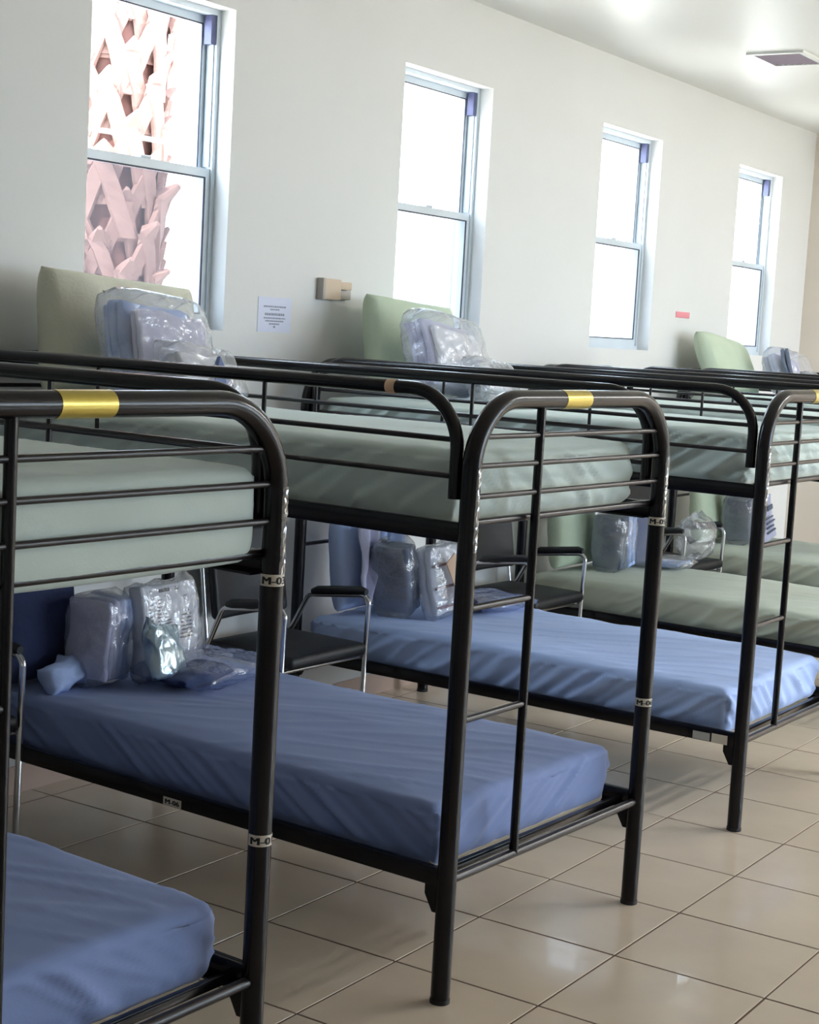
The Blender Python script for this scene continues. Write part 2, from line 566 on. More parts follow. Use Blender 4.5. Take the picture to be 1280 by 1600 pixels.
t = obj('paper_sign', None, None, (3.235, YW-0.002, 1.765), label='white letter-size paper notice taped to the wall left of the beige box', cat='sign')
obj('sheet', boxmesh('sheet', (-0.112, 0, -0.07), (0.112, 0.0018, 0.075), M['paper']), t)
b = MB()
rs = random.Random(3)
for zz, hw, hh in ((0.036, 0.075, 0.0035), (0.024, 0.03, 0.003), (0.004, 0.066, 0.005), (-0.012, 0.072, 0.003), (-0.024, 0.06, 0.003), (-0.036, 0.035, 0.003), (-0.048, 0.006, 0.004)):
    x = -hw
    while x < hw:
        l = rs.uniform(0.004, 0.014)
        b.box((x, -0.0006, zz-hh), (min(x+l, hw), 0, zz+hh))
        x += l+0.003
obj('printed_lines', b.mesh('printed_lines', M['faint_ink']), t)

t = obj('wall_label', boxmesh('wall_label', (-0.105, -0.003, -0.019), (0.105, 0, 0.019), M['pink'], 0.001), None, (7.40, YW, 1.925),
        label='small pink sticker on the wall between the two farthest windows', cat='sticker')

t = obj('alarm_horn', None, None, (X1, 3.98, 3.16), label='dark wall device high in the far corner at the right edge', cat='alarm')
obj('back_plate', MB().box((-0.02, -0.06, -0.06), (0, 0.06, 0.06), 0.006).mesh('back_plate', M['device2'], True, 0.6), t)
obj('sounder', MB().tube([(-0.02, 0, 0), (-0.05, -0.01, 0.0), (-0.09, -0.02, 0.0)], [0.03, 0.035, 0.055], 16).mesh('sounder', M['alu_dark'], True, 0.6), t)

# ------------------------------------------------------------------ bunk beds
W, L, H = 1.0274, 2.0436, 1.598
PR = 0.0255
ZB = H-PR
RODS = (1.4785, 1.4042, 1.3262)
ZE, ZR, ZL = 1.255, 1.2348, 0.3326
ML = 0.018


def arch(v):
    b = MB()
    b.tube(fillet([(0, v, 0), (0, v, ZB), (W, v, ZB), (W, v, 0)], 0.185, 12), PR, 20)
    return b


def guard(u, sgn):
    """bent side guard of the upper bunk"""
    v0, v1 = 0.047, L-0.047
    return MB().tube(fillet([(u, v0, 1.318), (u, v0, 1.5896), (u, v1, 1.5896), (u, v1, 1.318)], 0.15, 10), ML, 16)


me_bed = {}
me_bed['foot'] = arch(0).mesh('foot_frame', M['black'], True, 0.9)
me_bed['head'] = arch(L).mesh('head_frame', M['black'], True, 0.9)
for k, z in enumerate(RODS):
    me_bed['rodf%d' % k] = MB().tube([(PR*0.5, 0, z), (W-PR*0.5, 0, z)], 0.0075, 10).mesh('rod', M['rod'], True, 0.9)
    me_bed['rodh%d' % k] = MB().tube([(PR*0.5, L, z), (W-PR*0.5, L, z)], 0.0075, 10).mesh('rod', M['rod'], True, 0.9)
me_bed['endf'] = MB().tube([(0.01, 0.028, ZE), (W-0.01, 0.028, ZE)], 0.010, 10).mesh('end_rail', M['rod'], True, 0.9)
me_bed['endh'] = MB().tube([(0.01, L-0.028, ZE), (W-0.01, L-0.028, ZE)], 0.010, 10).mesh('end_rail', M['rod'], True, 0.9)
me_bed['lowf'] = MB().tube([(0.01, 0, 0.327), (W-0.01, 0, 0.327)], 0.0125, 12).mesh('lower_end_rail', M['rod'], True, 0.9)
me_bed['lowf2'] = MB().box((0.01, 0.045, 0.315), (W-0.01, 0.062, 0.338), 0.002).mesh('lower_support_bar', M['black'], True, 0.6)
me_bed['lowh'] = MB().tube([(0.01, L, 0.327), (W-0.01, L, 0.327)], 0.0125, 12).mesh('lower_end_rail', M['rod'], True, 0.9)
me_bed['lowhb'] = MB().tube([(0.01, L, 0.80), (W-0.01, L, 0.80)], 0.009, 10).mesh('head_rod', M['rod'], True, 0.9)
me_bed['stile'] = MB().tube([(0.3192, 0, ZB-PR*0.6), (0.3192, 0, 0.327)], 0.0125, 14).mesh('ladder_stile', M['black'], True, 0.9)
for k, z in enumerate((1.0392, 0.7472)):
    me_bed['rung%d' % k] = MB().tube([(PR*0.5, 0, z), (0.3192, 0, z)], 0.0095, 10).mesh('rung', M['rod'], True, 0.9)


def rail(u, sg, z):
    """angle-iron side rail: upright leg plus inward ledge"""
    b = MB()
    b.box((u-0.011, 0.02, z-0.025), (u+0.011, L-0.02, z+0.025), 0.002)
    x0, x1 = (u+0.008, u+0.035) if sg > 0 else (u-0.035, u-0.008)
    b.box((x0, 0.03, z-0.025), (x1, L-0.03, z-0.020))
    return b


for nm, z in (('up', ZR), ('lo', ZL)):
    me_bed['rail%sl' % nm] = rail(0, 1, z).mesh('side_rail', M['black'], True, 0.6)
    me_bed['rail%sr' % nm] = rail(W, -1, z).mesh('side_rail', M['black'], True, 0.6)
    for k in range(9):
        v = 0.2+k*(L-0.4)/8
        me_bed['slat%s%d' % (nm, k)] = MB().box((0.02, v-0.018, z-0.020), (W-0.02, v+0.018, z-0.013)).mesh('slat', M['black'])
        me_bed['hook%s%d' % (nm, k)] = None


def bracket(u, v, z, s):
    """tapered plate under a rail end"""
    b = MB()
    y0, y1 = (v+PR*0.6, v+0.062) if s > 0 else (v-0.062, v-PR*0.6)
    ya, yb = (y0, y1) if s > 0 else (y1, y0)
    xs = (u-0.009, u+0.009)
    p = [(x, y, zz) for x in xs for (y, zz) in ((ya, z-0.024), (yb, z-0.024), (yb, z-0.05), (ya+(yb-ya)*0.45, z-0.095), (ya, z-0.095))]
    b.add(p, [(0, 1, 2, 3, 4), (9, 8, 7, 6, 5)]+[(i, 5+i, 5+(i+1) % 5, (i+1) % 5) for i in range(5)])
    return b


for nm, u in (('l', 0), ('r', W)):
    for q, v, s in (('f', 0, 1), ('h', L, -1)):
        me_bed['brk'+nm+q] = bracket(u, v, ZL, s).mesh('rail_bracket', M['black'])
me_bed['cap'] = MB().tube([(0, 0, 0), (0, 0, 0.012)], PR*1.05, 20).mesh('foot_cap', M['vinyl'], True, 0.9)
for nm, u in (('l', 0.0), ('r', W)):
    me_bed['guard'+nm] = guard(u, 1).mesh('guard_tube', M['black'], True, 0.9)
    for k, z in enumerate((1.4681, 1.3748)):
        me_bed['grod%s%d' % (nm, k)] = MB().tube([(u, 0.047, z), (u, L-0.047, z)], 0.0075, 8).mesh('guard_rod', M['rod'], True, 0.9)
    for k, v in enumerate((0.70, 1.36)):
        me_bed['gup%s%d' % (nm, k)] = MB().tube([(u, v, 1.575), (u, v, 1.3748)], 0.0065, 8).mesh('guard_upright', M['rod'], True, 0.9)

TXT = {}


def post_label(parent, u, txt, z, ang, wrap=2.35):
    """paper label wrapped round a post with letters bent onto it"""
    r = PR+0.0006
    n = 18
    b = MB()
    v = []
    for k in range(n+1):
        a = ang-0.25+(wrap+0.35)*k/n
        for zz in (z-0.0125, z+0.0125):
            v.append((u+r*math.cos(a), r*math.sin(a), zz))
    b.add(v, [(2*k, 2*k+2, 2*k+3, 2*k+1) for k in range(n)])
    o = obj('post_label', b.mesh('post_label', M['label'], True), parent, label='white label with black letters')
    if txt not in TXT:
        TXT[txt] = textmesh(txt, 0.0225)
    tv, tf = TXT[txt]
    xm = max(p[0] for p in tv)
    sc = wrap*r/xm
    rr = r+0.0006
    vv = [(u+rr*math.cos(ang+p[0]*sc/r), rr*math.sin(ang+p[0]*sc/r), z-0.008+p[1]) for p in tv]
    obj('lettering', MB().add(vv, tf).mesh('lettering', M['ink']), o)


def crumpled_tape(parent, u, z0, z1, ang, seed):
    rs = random.Random(seed)
    b = MB()
    n = int((z1-z0)/0.008)
    v = []
    for k in range(n+1):
        z = z0+(z1-z0)*k/n
        for q in range(5):
            a = ang+(q-2)*0.16+rs.uniform(-0.05, 0.05)
            r = PR+0.0015+(0 if q in (0, 4) else rs.uniform(0.0, 0.004))
            v.append((u+r*math.cos(a), r*math.sin(a), z+rs.uniform(-0.002, 0.002)))
    f = [(k*5+q, k*5+q+1, (k+1)*5+q+1, (k+1)*5+q) for k in range(n) for q in range(4)]
    b.add(v, f)
    obj('crumpled_clear_tape', b.mesh('crumpled_clear_tape', M['film_hi']), parent, label='crumpled clear tape')


M['film_hi'] = film('clear_tape', 0.25, gloss=1.6, rough=0.08)


def bunk(k, x, y, a, label, code, labels=True):
    t = obj('bunk_bed', None, None, (x, y, 0), (0, 0, a), label=label, cat='bunk bed', group='black metal bunk beds along the window wall')
    D = me_bed
    ff = obj('foot_frame', D['foot'], t)
    hf = obj('head_frame', D['head'], t)
    for i in range(3):
        obj('rod', D['rodf%d' % i], ff)
        obj('rod', D['rodh%d' % i], hf)
    obj('end_rail', D['endf'], t)
    obj('end_rail', D['endh'], t)
    obj('lower_end_rail', D['lowf'], t)
    obj('lower_end_rail', D['lowh'], t)
    obj('lower_support_bar', D['lowf2'], t)
    obj('head_rod', D['lowhb'], hf)
    ld = obj('ladder_stile', D['stile'], t)
    for i in range(2):
        obj('rung', D['rung%d' % i], ld)
    for nm in ('up', 'lo'):
        obj('side_rail', D['rail%sl' % nm], t)
        obj('side_rail', D['rail%sr' % nm], t)
        for i in range(9):
            obj('slat', D['slat%s%d' % (nm, i)], t)
    for q in ('lf', 'lh', 'rf', 'rh'):
        obj('rail_bracket', D['brk'+q], t)
    for (cx, cy) in ((0, 0), (W, 0), (0, L), (W, L)):
        obj('foot_cap', D['cap'], t, (cx, cy, 0))
    for nm in ('l', 'r'):
        g = obj('guard_rail', D['guard'+nm], t)
        for i in range(2):
            obj('guard_rod', D['grod%s%d' % (nm, i)], g)
            obj('guard_upright', D['gup%s%d' % (nm, i)], g)
    # gold tape round the middle of the foot bar
    b = MB().tube([(0.412, 0, ZB), (0.546, 0, ZB)], PR+0.0007, 24, cap=False)
    obj('gold_tape', b.mesh('gold_tape', M['gold'], True), t, label='band of shiny gold tape')
    # facing angle of the posts towards the aisle end
    ca = math.atan2(CAM.y-y, CAM.x-(x+W))-a
    if labels:
        post_label(t, W, code[0], 1.203, ca-0.95)
        post_label(t, W, code[1], 0.643, ca-0.95)
        crumpled_tape(t, W, 1.215, 1.40, ca+0.9, k)
        crumpled_tape(t, 0, 1.19, 1.40, math.atan2(CAM.y-y, CAM.x-x)-a+0.9, k+20)
    return t


BEDS = {1: (-0.5263, 2.1055, -0.0434), 2: (1.3203, 2.0812, -0.0487), 3: (3.3045, 2.0719, -0.0116), 4: (5.21, 2.06, -0.02), 5: (7.09, 2.05, -0.02)}
blab = {1: 'black metal bunk bed nearest the camera, cut off by the left edge',
        2: 'black metal bunk bed in the middle with dusty blue lower mattress',
        3: 'black metal bunk bed on the right with bright blue lower mattress',
        4: 'black metal bunk bed with green lower mattress behind the bright blue one',
        5: 'farthest black metal bunk bed, at the end of the row by the far wall'}
codes = {1: ('M-03', 'M-01'), 2: ('M-05', 'M-06'), 3: ('M-07', 'M-08'), 4: ('M-09', 'M-10'), 5: ('M-11', 'M-12')}
bunks = {k: bunk(k, *BEDS[k], blab[k], codes[k]) for k in BEDS}


def flat_label(parent, u, v0, v1, z, h, txt, m='label'):
    o = obj('rail_label', boxmesh('rail_label', (u-0.0125, v0, z-h/2), (u-0.011, v1, z+h/2), M[m]), parent, label='small pale label')
    if txt:
        tv, tf = textmesh(txt, h*0.85)
        xm = max(p[0] for p in tv)
        vv = [(u-0.0130, v1-0.006-p[0]*(v1-v0-0.012)/xm, z-h*0.30+p[1]) for p in tv]
        obj('lettering', MB().add(vv, tf).mesh('lettering', M['ink']), o)


flat_label(bunks[2], 0, 0.94, 1.012, 0.322, 0.024, 'M-06')
flat_label(bunks[3], 0, 0.115, 0.182, 0.325, 0.028, '', 'silver')
flat_label(bunks[3], 0, 0.047, 0.108, 0.325, 0.034, '')
# bare worn spot on the bent end of the middle bunk's guard
b = MB().tube([(0, 0.245, 1.5896), (0, 0.275, 1.5896)], ML+0.0006, 16, cap=False)
obj('worn_band', b.mesh('worn_band', M['manila'], True), bunks[2], label='narrow band of bare worn metal')


# ------------------------------------------------------------------ mattresses
def fn(p, s):
    return noise.noise(Vector(p)*1.0+Vector((s*7.31, s*3.17, s*1.7)))


def ridge(x):
    return 1-abs(x)*2


def mattress(bed, z0, z1, m, seed, label, fold=0.008, sag=0.0, v0=0.075, u0=0.045, u1=0.995, gather=0.006, topf=0.003, bare=0.0, diag=1.0, wave=0.002):
    x, y, a = BEDS[bed]
    sx, sy, sz = u1-u0, L-0.04-v0, z1-z0
    t = obj('mattress', None, None, (x, y, 0), (0, 0, a), label=label, cat='mattress', group='single mattresses on the bunk beds')
    cx, cy, cz = (u0+u1)/2, v0+sy/2, (z0+z1)/2
    hz = sz/2

    def disp(p, d):
        q = p.copy()
        h = (p.z+hz)/sz          # 0 bottom .. 1 top
        side = max(0.0, 1-abs(d.z)**2) if d.length > 0.1 else 0.0
        if d.length < 0.1:
            return q
        along = p.y if abs(d.x) > abs(d.y) else p.x
        # diagonal drag folds on the sides
        dg_ = along+diag*1.6*p.z
        s1 = fn((dg_*4.5, (along-p.z)*0.9, seed), seed)
        s2 = fn((dg_*11.0, (along-p.z)*1.6, seed*2), seed+3)
        s3 = fn((along*24.0+p.z*6, p.z*3, 1.0), seed+5)
        env = min(1, 4*h*(1-h)+0.35)
        wv = math.sin(dg_*52+s1*10+seed)*max(0, min(1, 0.5+1.6*fn((along*1.3, p.z*2, 4.0), seed+12)))
        dd = side*wave*wv*env+side*fold*(max(0, 1-abs(s1)*4)**1.5*0.9+max(0, 1-abs(s2)*4)**1.5*0.45+s1*0.5-0.4)*env
        lowk = max(0, 1-h/0.30)
        dd += side*gather*s3*lowk*1.6 - side*0.012*lowk**2
        if d.z > 0.3:
            t1 = fn((p.x*3+p.y*1.4, p.y*0.7-p.x*0.5, 0.3), seed+8)
            t2 = fn((p.x*9+p.y*4, p.y*2.0, 0.7), seed+9)
            e = max(abs(p.x)/(sx/2), abs(p.y)/(sy/2))
            q.z += topf*(t1*1.8+max(0, 1-abs(t2)*5)*0.8) - 0.010*max(0, e-0.8)/0.2
        q += Vector((d.x, d.y, 0))*dd
        if h < 0.35 and d.z < 0.3:
            q.z += gather*0.5*s3*lowk
        if sag and h < 0.5:
            q.z -= sag*(1-(2*p.x/sx)**2)*(1-h*2)*(0.5+0.5*min(1, (p.y+sy/2)/0.1))
        return q
    vv, ff = rbox(sx, sy, sz, (56, 150, 14), 0.036, disp)
    me = MB().add([(p[0]+cx, p[1]+cy, p[2]+cz) for p in vv], ff).mesh('fitted_sheet', M[m], True)
    obj('fitted_sheet', me, t)
    if bare > 0:
        v2, f2 = rbox(sx-0.03, sy-0.03, 0.05, (2, 2, 1), 0.012)
        obj('mattress_body', MB().add([(p[0]+cx, p[1]+cy, p[2]+z0+0.025-bare) for p in v2], f2).mesh('mattress_body', M['ticking'], True), t,
            label='bare white mattress edge below the sheet')
    return t


mattress(1, 1.238, 1.445, 'sage', 1.3, 'smooth sage sheeted upper mattress on the bunk at the left edge', wave=0.0, fold=0.002, sag=0.012, v0=0.012, gather=0.001, topf=0.002)
mattress(2, 1.245, 1.443, 'sage', 2.6, 'wrinkled sage sheeted upper mattress of the middle bunk, gathered at its foot', fold=0.016, gather=0.016, diag=1, wave=0.0045)
mattress(3, 1.245, 1.443, 'sage', 4.1, 'upper mattress with deep diagonal sheet folds on the right-hand bunk', fold=0.022, diag=1.0, wave=0.009)
mattress(4, 1.245, 1.443, 'sage', 5.2, 'sage upper mattress of the fourth bunk, behind the deeply folded one', fold=0.010)
mattress(5, 1.245, 1.443, 'sage', 6.7, 'sage upper mattress of the farthest bunk, carrying the pale green pillow', fold=0.010)
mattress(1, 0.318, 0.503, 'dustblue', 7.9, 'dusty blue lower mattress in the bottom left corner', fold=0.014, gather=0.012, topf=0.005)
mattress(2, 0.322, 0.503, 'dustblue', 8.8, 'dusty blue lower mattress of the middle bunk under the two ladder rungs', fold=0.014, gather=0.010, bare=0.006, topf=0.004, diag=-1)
mattress(3, 0.322, 0.503, 'blue', 9.4, 'bright blue wrinkled lower mattress of the right-hand bunk', fold=0.020, topf=0.007, gather=0.012, wave=0.006, diag=0.8)
mattress(4, 0.322, 0.503, 'olive', 10.3, 'green lower mattress of the fourth bunk beside the chair', fold=0.014, topf=0.005)
mattress(5, 0.322, 0.503, 'olive', 11.2, 'green lower mattress of the farthest bunk', fold=0.014, topf=0.005)


# ------------------------------------------------------------------ soft goods
def pillow_mesh(w_, h_, t_, seed, m, wr=0.006, corner=0.45, n=30, name='pillow', crumple=0.0, puff=0.42, rnd=0.0):
    """inflated rectangle in the xz plane, thickness along y"""
    b = MB()
    vf, vb = {}, {}
    v, f = [], []

    def P(i, j, s):
        a, c = -1+2*i/n, -1+2*j/n
        e = max(0.0, (1-abs(a)**2.6)*(1-abs(c)**2.6))
        th = t_/2*e**puff
        # pull edges in between the corners
        px = a*w_/2*(1-0.06*(1-c*c)*1.0*corner*2)
        pz = c*h_/2*(1-0.06*(1-a*a)*corner*2)
        if rnd:
            k_ = 1-rnd*(a*a*c*c)**1.5
            px *= k_
            pz *= k_
        q = Vector((px*6, pz*6, s*3+seed))
        nn = noise.noise(q)*0.9+noise.noise(q*2.7)*0.45
        th2 = th+wr*nn*min(1, e*4)
        if crumple:
            c1 = noise.noise(Vector((px*14, pz*14, seed*2+s)))
            c2 = noise.noise(Vector((px*30, pz*30, seed*3+s)))
            th2 += crumple*(ridge(c1)*0.6+ridge(c2)*0.3)*min(1, e*6)
            if e < 0.02:
                px += crumple*2.6*noise.noise(Vector((pz*20, seed, s)))
                pz += crumple*2.6*noise.noise(Vector((px*20, seed+4, s)))
        return (px, s*th2, pz)
    for s in (-1, 1):
        D = vf if s < 0 else vb
        for i in range(n+1):
            for j in range(n+1):
                edge = i in (0, n) or j in (0, n)
                if edge and s > 0:
                    D[i, j] = vf[i, j]
                    continue
                D[i, j] = len(v)
                v.append(P(i, j, s))
        for i in range(n):
            for j in range(n):
                q = (D[i, j], D[i+1, j], D[i+1, j+1], D[i, j+1])
                f.append(q if s < 0 else q[::-1])
    return b.add(v, f).mesh(name, m, True)


def place(x, y, z, rx=0, ry=0, rz=0):
    return dict(loc=(x, y, z), rot=(rx, ry, rz))


def pillow(x, y, z, w_, h_, t_, m, seed, label, rx=-0.12, ry=0.0, rz=0.0, wr=0.006, group='loose bed pillows'):
    me = pillow_mesh(w_, h_, t_, seed, M[m], wr, puff=0.36, rnd=0.04, n=40)
    return obj('pillow', me, None, (x, y, z), (rx, ry, rz), label=label, cat='pillow', group=group)


def folded(w_, h_, t_, m, layers, seed, name='folded_blanket', rmax=0.016):
    """stack of folded cloth: layers along y with rounded outer edges"""
    b = MB()
    lt = t_/layers
    rs = random.Random(seed)
    for k in range(layers):
        def disp(p, d, k=k):
            q = p.copy()
            q.y += 0.009*noise.noise(Vector((p.x*9, p.z*9, seed+k)))+0.004*noise.noise(Vector((p.x*28, p.z*28, seed+k)))
            if d.length > 0.1:
                q += Vector((d.x, 0, d.z))*0.010*noise.noise(Vector((p.x*12, p.z*12, seed*3+k)))
            q.y += 0.012*math.sin(3*p.z/h_+seed)
            return q
        vv, ff = rbox(w_*(1-rs.uniform(0, 0.05)), lt*0.98, h_*(1-rs.uniform(0, 0.05)), (18, 2, 18), min(lt*0.45, rmax), disp)
        b.add([(p[0], p[1]-t_/2+lt*(k+0.5), p[2]) for p in vv], ff)
    return b.mesh(name, M[m], True)


def striped_towel(w_, h_, t_, seed, rows, cols=(), line=0.006):
    """folded towel with raised woven stripes; returns body and stripe meshes"""
    body = folded(w_, h_, t_, 'white_cloth', 2, seed, 'towel')
    b = MB()
    for r in rows:
        z = -h_/2+h_*r
        b.box((-w_/2*0.96, -t_/2-0.006, z-line), (w_/2*0.96, -t_/2+0.004, z+line))
    st = b.mesh('stripe', M['red'])
    return body, st


def wrapped(name, label, x, y, z, w_, h_, t_, seed, contents, rot=(0, 0, 0), cat='bag', group='wrapped bedding sets', filmm='film', crumple=0.012, grow=(1.16, 1.14, 1.45), flip=(0, 0, 0)):
    """bedding in a clear plastic bag: contents are parts, the bag skin another"""
    t = obj(name, None, None, (x, y, z), rot, label=label, cat=cat, group=group)
    for (nm, me, lc, rr) in contents:
        obj(nm, me, t, lc, rr)
    obj('bag_film', pillow_mesh(w_*grow[0], h_*grow[1], t_*grow[2], seed, M[filmm], 0.008, 0.1, 34, 'bag_film', crumple, 0.28), t, flip)
    return t


ZU, ZD = 1.448, 0.508      # tops of upper and lower mattresses

# --- middle bunk, upper
pillow(2.06, 4.00, ZU+0.205, 0.70, 0.44, 0.23, 'cream', 1.1, 'large cream pillow leaning on the wall under the palm window', rx=-0.16, ry=0.06, rz=-0.1, wr=0.012)
wrapped('bag_of_bedding', 'clear plastic bag of pale blue bedding in front of the cream pillow', 1.93, 3.70, ZU+0.18, 0.39, 0.32, 0.15, 2.2,
        [('folded_blanket', folded(0.37, 0.30, 0.09, 'pale_blue', 3, 2), (0, 0.02, 0), (0, 0, 0)),
         ('folded_sheet', folded(0.34, 0.22, 0.045, 'lilac', 2, 3), (0.01, -0.045, -0.01), (0, 0, 0))], (-0.35, 0.10, 0.0))
bt, st = striped_towel(0.24, 0.14, 0.05, 5, (0.55,))
wrapped('bag_of_towels', 'clear bag holding a white towel with a dark red stripe, above the palm-window bunk rail', 1.96, 3.53, ZU+0.10, 0.34, 0.17, 0.09, 3.3,
        [('towel', bt, (-0.02, 0, 0), (0, 0, 0)), ('stripe', st, (-0.02, 0, 0), (0, 0, 0))], (-0.5, 0.12, 0.05))
b = MB().add([(-0.085, 0, -0.06), (0.085, 0, -0.07), (0.0, 0.0, 0.085), (-0.085, 0.05, -0.06), (0.085, 0.05, -0.07), (0.0, 0.012, 0.085)],
             [(0, 1, 2), (5, 4, 3), (0, 3, 4, 1), (1, 4, 5, 2), (2, 5, 3, 0)])
obj('folded_card', b.mesh('folded_card', M['slate']), None, (1.98, 3.45, ZU+0.085), (-0.2, 0, 0.1), label='triangular slate blue folded cloth against the striped towel bag', cat='cloth')

# --- right-hand bunk, upper
pillow(3.98, 4.03, ZU+0.205, 0.70, 0.45, 0.19, 'green', 4.1, 'pale green pillow leaning on the wall right of the beige box', rx=-0.16, ry=0.05, rz=0.0)
wrapped('bag_of_bedding', 'clear plastic bag of lilac bedding in front of the pale green pillow', 3.76, 3.70, ZU+0.18, 0.43, 0.32, 0.15, 4.4,
        [('folded_blanket', folded(0.41, 0.30, 0.09, 'lilac', 4, 5), (0, 0.02, 0), (0, 0, 0)),
         ('folded_sheet', folded(0.35, 0.24, 0.05, 'white_cloth', 2, 6), (0.0, -0.045, -0.01), (0, 0, 0))], (-0.35, 0.12, 0.0))
bt, st = striped_towel(0.24, 0.13, 0.05, 6, (0.6,))
wrapped('bag_of_towels', 'small clear bag of white towels with a red stripe, right of the lilac bedding', 3.86, 3.53, ZU+0.09, 0.34, 0.16, 0.08, 5.3,
        [('towel', bt, (0, 0, 0), (0, 0, 0)), ('stripe', st, (0, 0, 0), (0, 0, 0))], (-0.5, 0.12, 0.05))

# --- farthest bunk, upper
pillow(7.66, 4.02, ZU+0.17, 0.74, 0.40, 0.20, 'green', 6.1, 'pale green pillow tipped over on the farthest bunk', rx=-0.45, ry=0.10, rz=0.0)
wrapped('bag_of_bedding', 'clear bag of white bedding right of the farthest green pillow', 7.98, 3.72, ZU+0.14, 0.40, 0.25, 0.15, 6.4,
        [('folded_blanket', folded(0.38, 0.23, 0.09, 'lilac', 3, 7), (0, 0.02, 0), (0, 0, 0)),
         ('folded_sheet', folded(0.36, 0.21, 0.05, 'grey_cloth', 2, 8), (-0.1, -0.045, -0.01), (0, 0, 0.4))], (-0.4, 0.15, -0.1))
bt, st = striped_towel(0.20, 0.12, 0.05, 7, (0.6,))
wrapped('bag_of_towels', 'small clear bag of white towels at the far right edge on the farthest bunk', 7.96, 3.54, ZU+0.07, 0.28, 0.13, 0.08, 7.3,
        [('towel', bt, (0, 0, 0), (0, 0, 0)), ('stripe', st, (0, 0, 0), (0, 0, 0))], (-0.5, 0.2, 0.05))

# --- middle bunk, lower
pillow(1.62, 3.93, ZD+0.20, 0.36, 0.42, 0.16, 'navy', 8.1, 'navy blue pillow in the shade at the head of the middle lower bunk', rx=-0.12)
wrapped('wrapped_blanket', 'plastic-wrapped pale blue blanket standing on edge beside the navy pillow', 1.74, 3.74, ZD+0.155, 0.15, 0.29, 0.17, 8.4,
        [('folded_blanket', folded(0.17, 0.28, 0.075, 'pale_blue', 2, 9), (0.037, 0, 0), (0, 0, PI/2)), ('folded_sheet', folded(0.17, 0.27, 0.07, 'lilac', 3, 29), (-0.037, 0, 0), (0, 0, PI/2))], (0, 0, 0.15), 'blanket', grow=(1.2, 1.08, 1.2))
t = obj('printed_pack', None, None, (1.99, 3.68, ZD+0.165), (-0.16, 0, 0.10), label='flat white pack printed with dark text lines, middle lower bunk', cat='package')
obj('pack_body', folded(0.32, 0.31, 0.06, 'white_cloth', 1, 10, 'pack_body', 0.009), t)
obj('bag_film', pillow_mesh(0.35, 0.335, 0.115, 10.7, M['film'], 0.006, 0.1, 34, 'bag_film', 0.012, 0.22), t)
b = MB()
rs = random.Random(11)
for cx0, cx1, rows, step in ((-0.13, -0.10, 18, 0.013), (-0.07, 0.01, 8, 0.012), (0.05, 0.11, 12, 0.013)):
    for k in range(rows):
        z = 0.10-k*step
        x = cx0
        while x < cx1:
            l = rs.uniform(0.006, 0.02)
            b.box((x, -0.041, z-0.002), (min(cx1, x+l), -0.028, z+0.002))
            x += l+0.003
for xa, xb in ((-0.12, -0.10), (-0.06, 0.0), (0.03, 0.05)):
    b.box((xa, -0.0405, 0.125), (xb, -0.034, 0.137))
obj('printed_text', b.mesh('printed_text', M['ink']), t)
obj('foil_pouch', pillow_mesh(0.17, 0.20, 0.06, 9.4, M['foil'], 0.008, 0.3, 26, 'foil_pouch', 0.014, 0.4), None, (1.86, 3.555, ZD+0.115), (-0.35, 0.1, 0.1),
    label='crumpled silvery blue pouch leaning on the printed pack', cat='bag')
t = obj('bag_of_clothes', None, None, (2.04, 3.52, ZD+0.045), (PI/2, 0, 0.1), label='clear plastic bag with dark clothes lying on the middle lower mattress', cat='bag')
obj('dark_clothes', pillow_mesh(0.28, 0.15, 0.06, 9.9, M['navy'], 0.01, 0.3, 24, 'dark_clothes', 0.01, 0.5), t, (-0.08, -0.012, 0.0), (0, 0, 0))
obj('bag_film', pillow_mesh(0.46, 0.34, 0.08, 10.4, M['filmblue'], 0.012, 0.3, 34, 'bag_film', 0.014, 0.45), t)

obj('folded_cloth', pillow_mesh(0.19, 0.10, 0.07, 31.0, M['pale_blue'], 0.01, 0.4, 24, 'folded_cloth', 0.012, 0.5), None, (1.60, 3.76, ZD+0.045), (-0.6, -0.15, 0.1), label='small pale blue folded cloth at the foot of the navy pillow', cat='cloth')

# --- right-hand bunk, lower
pillow(3.62, 4.00, ZD+0.21, 0.40, 0.42, 0.15, 'pale_blue', 10.1, 'pale blue pillow at the head of the bright blue lower bunk', rx=-0.12, rz=0.0)


def drape(w_, h_, seed, m, name):
    """hanging cloth corner that narrows to a rounded point"""
    b = MB()
    n, k_ = 18, 26
    v = []
    for j in range(k_+1):
        q = j/k_
        half = w_/2*(1-0.15*q) if q < 0.6 else w_/2*0.91*math.sqrt(max(0.0, 1-((q-0.6)/0.4)**2))+0.004
        off = 0.02*math.sin(q*3+seed)
        for i in range(n+1):
            s = -1+2*i/n
            v.append((off+half*s, 0.018*math.sin(s*5+seed+q*2)+0.008*noise.noise(Vector((s*3, q*4, seed))), -h_*q))
    f = [(j*(n+1)+i, j*(n+1)+i+1, (j+1)*(n+1)+i+1, (j+1)*(n+1)+i) for j in range(k_) for i in range(n)]
    o2 = len(v)
    v2 = [(p[0], p[1]+0.006, p[2]) for p in v]
    f2 = [tuple(i+o2 for i in g)[::-1] for g in f]
    per = [i for i in range(n+1)]+[(j+1)*(n+1)+n for j in range(k_)]+[k_*(n+1)+n-1-i for i in range(n)]+[(k_-1-j)*(n+1) for j in range(k_-1)]
    f3 = [(per[i], per[(i+1) % len(per)], per[(i+1) % len(per)]+o2, per[i]+o2)[::-1] for i in range(len(per))]
    return b.add(v+v2, f+f2+f3).mesh(name, M[m], True)


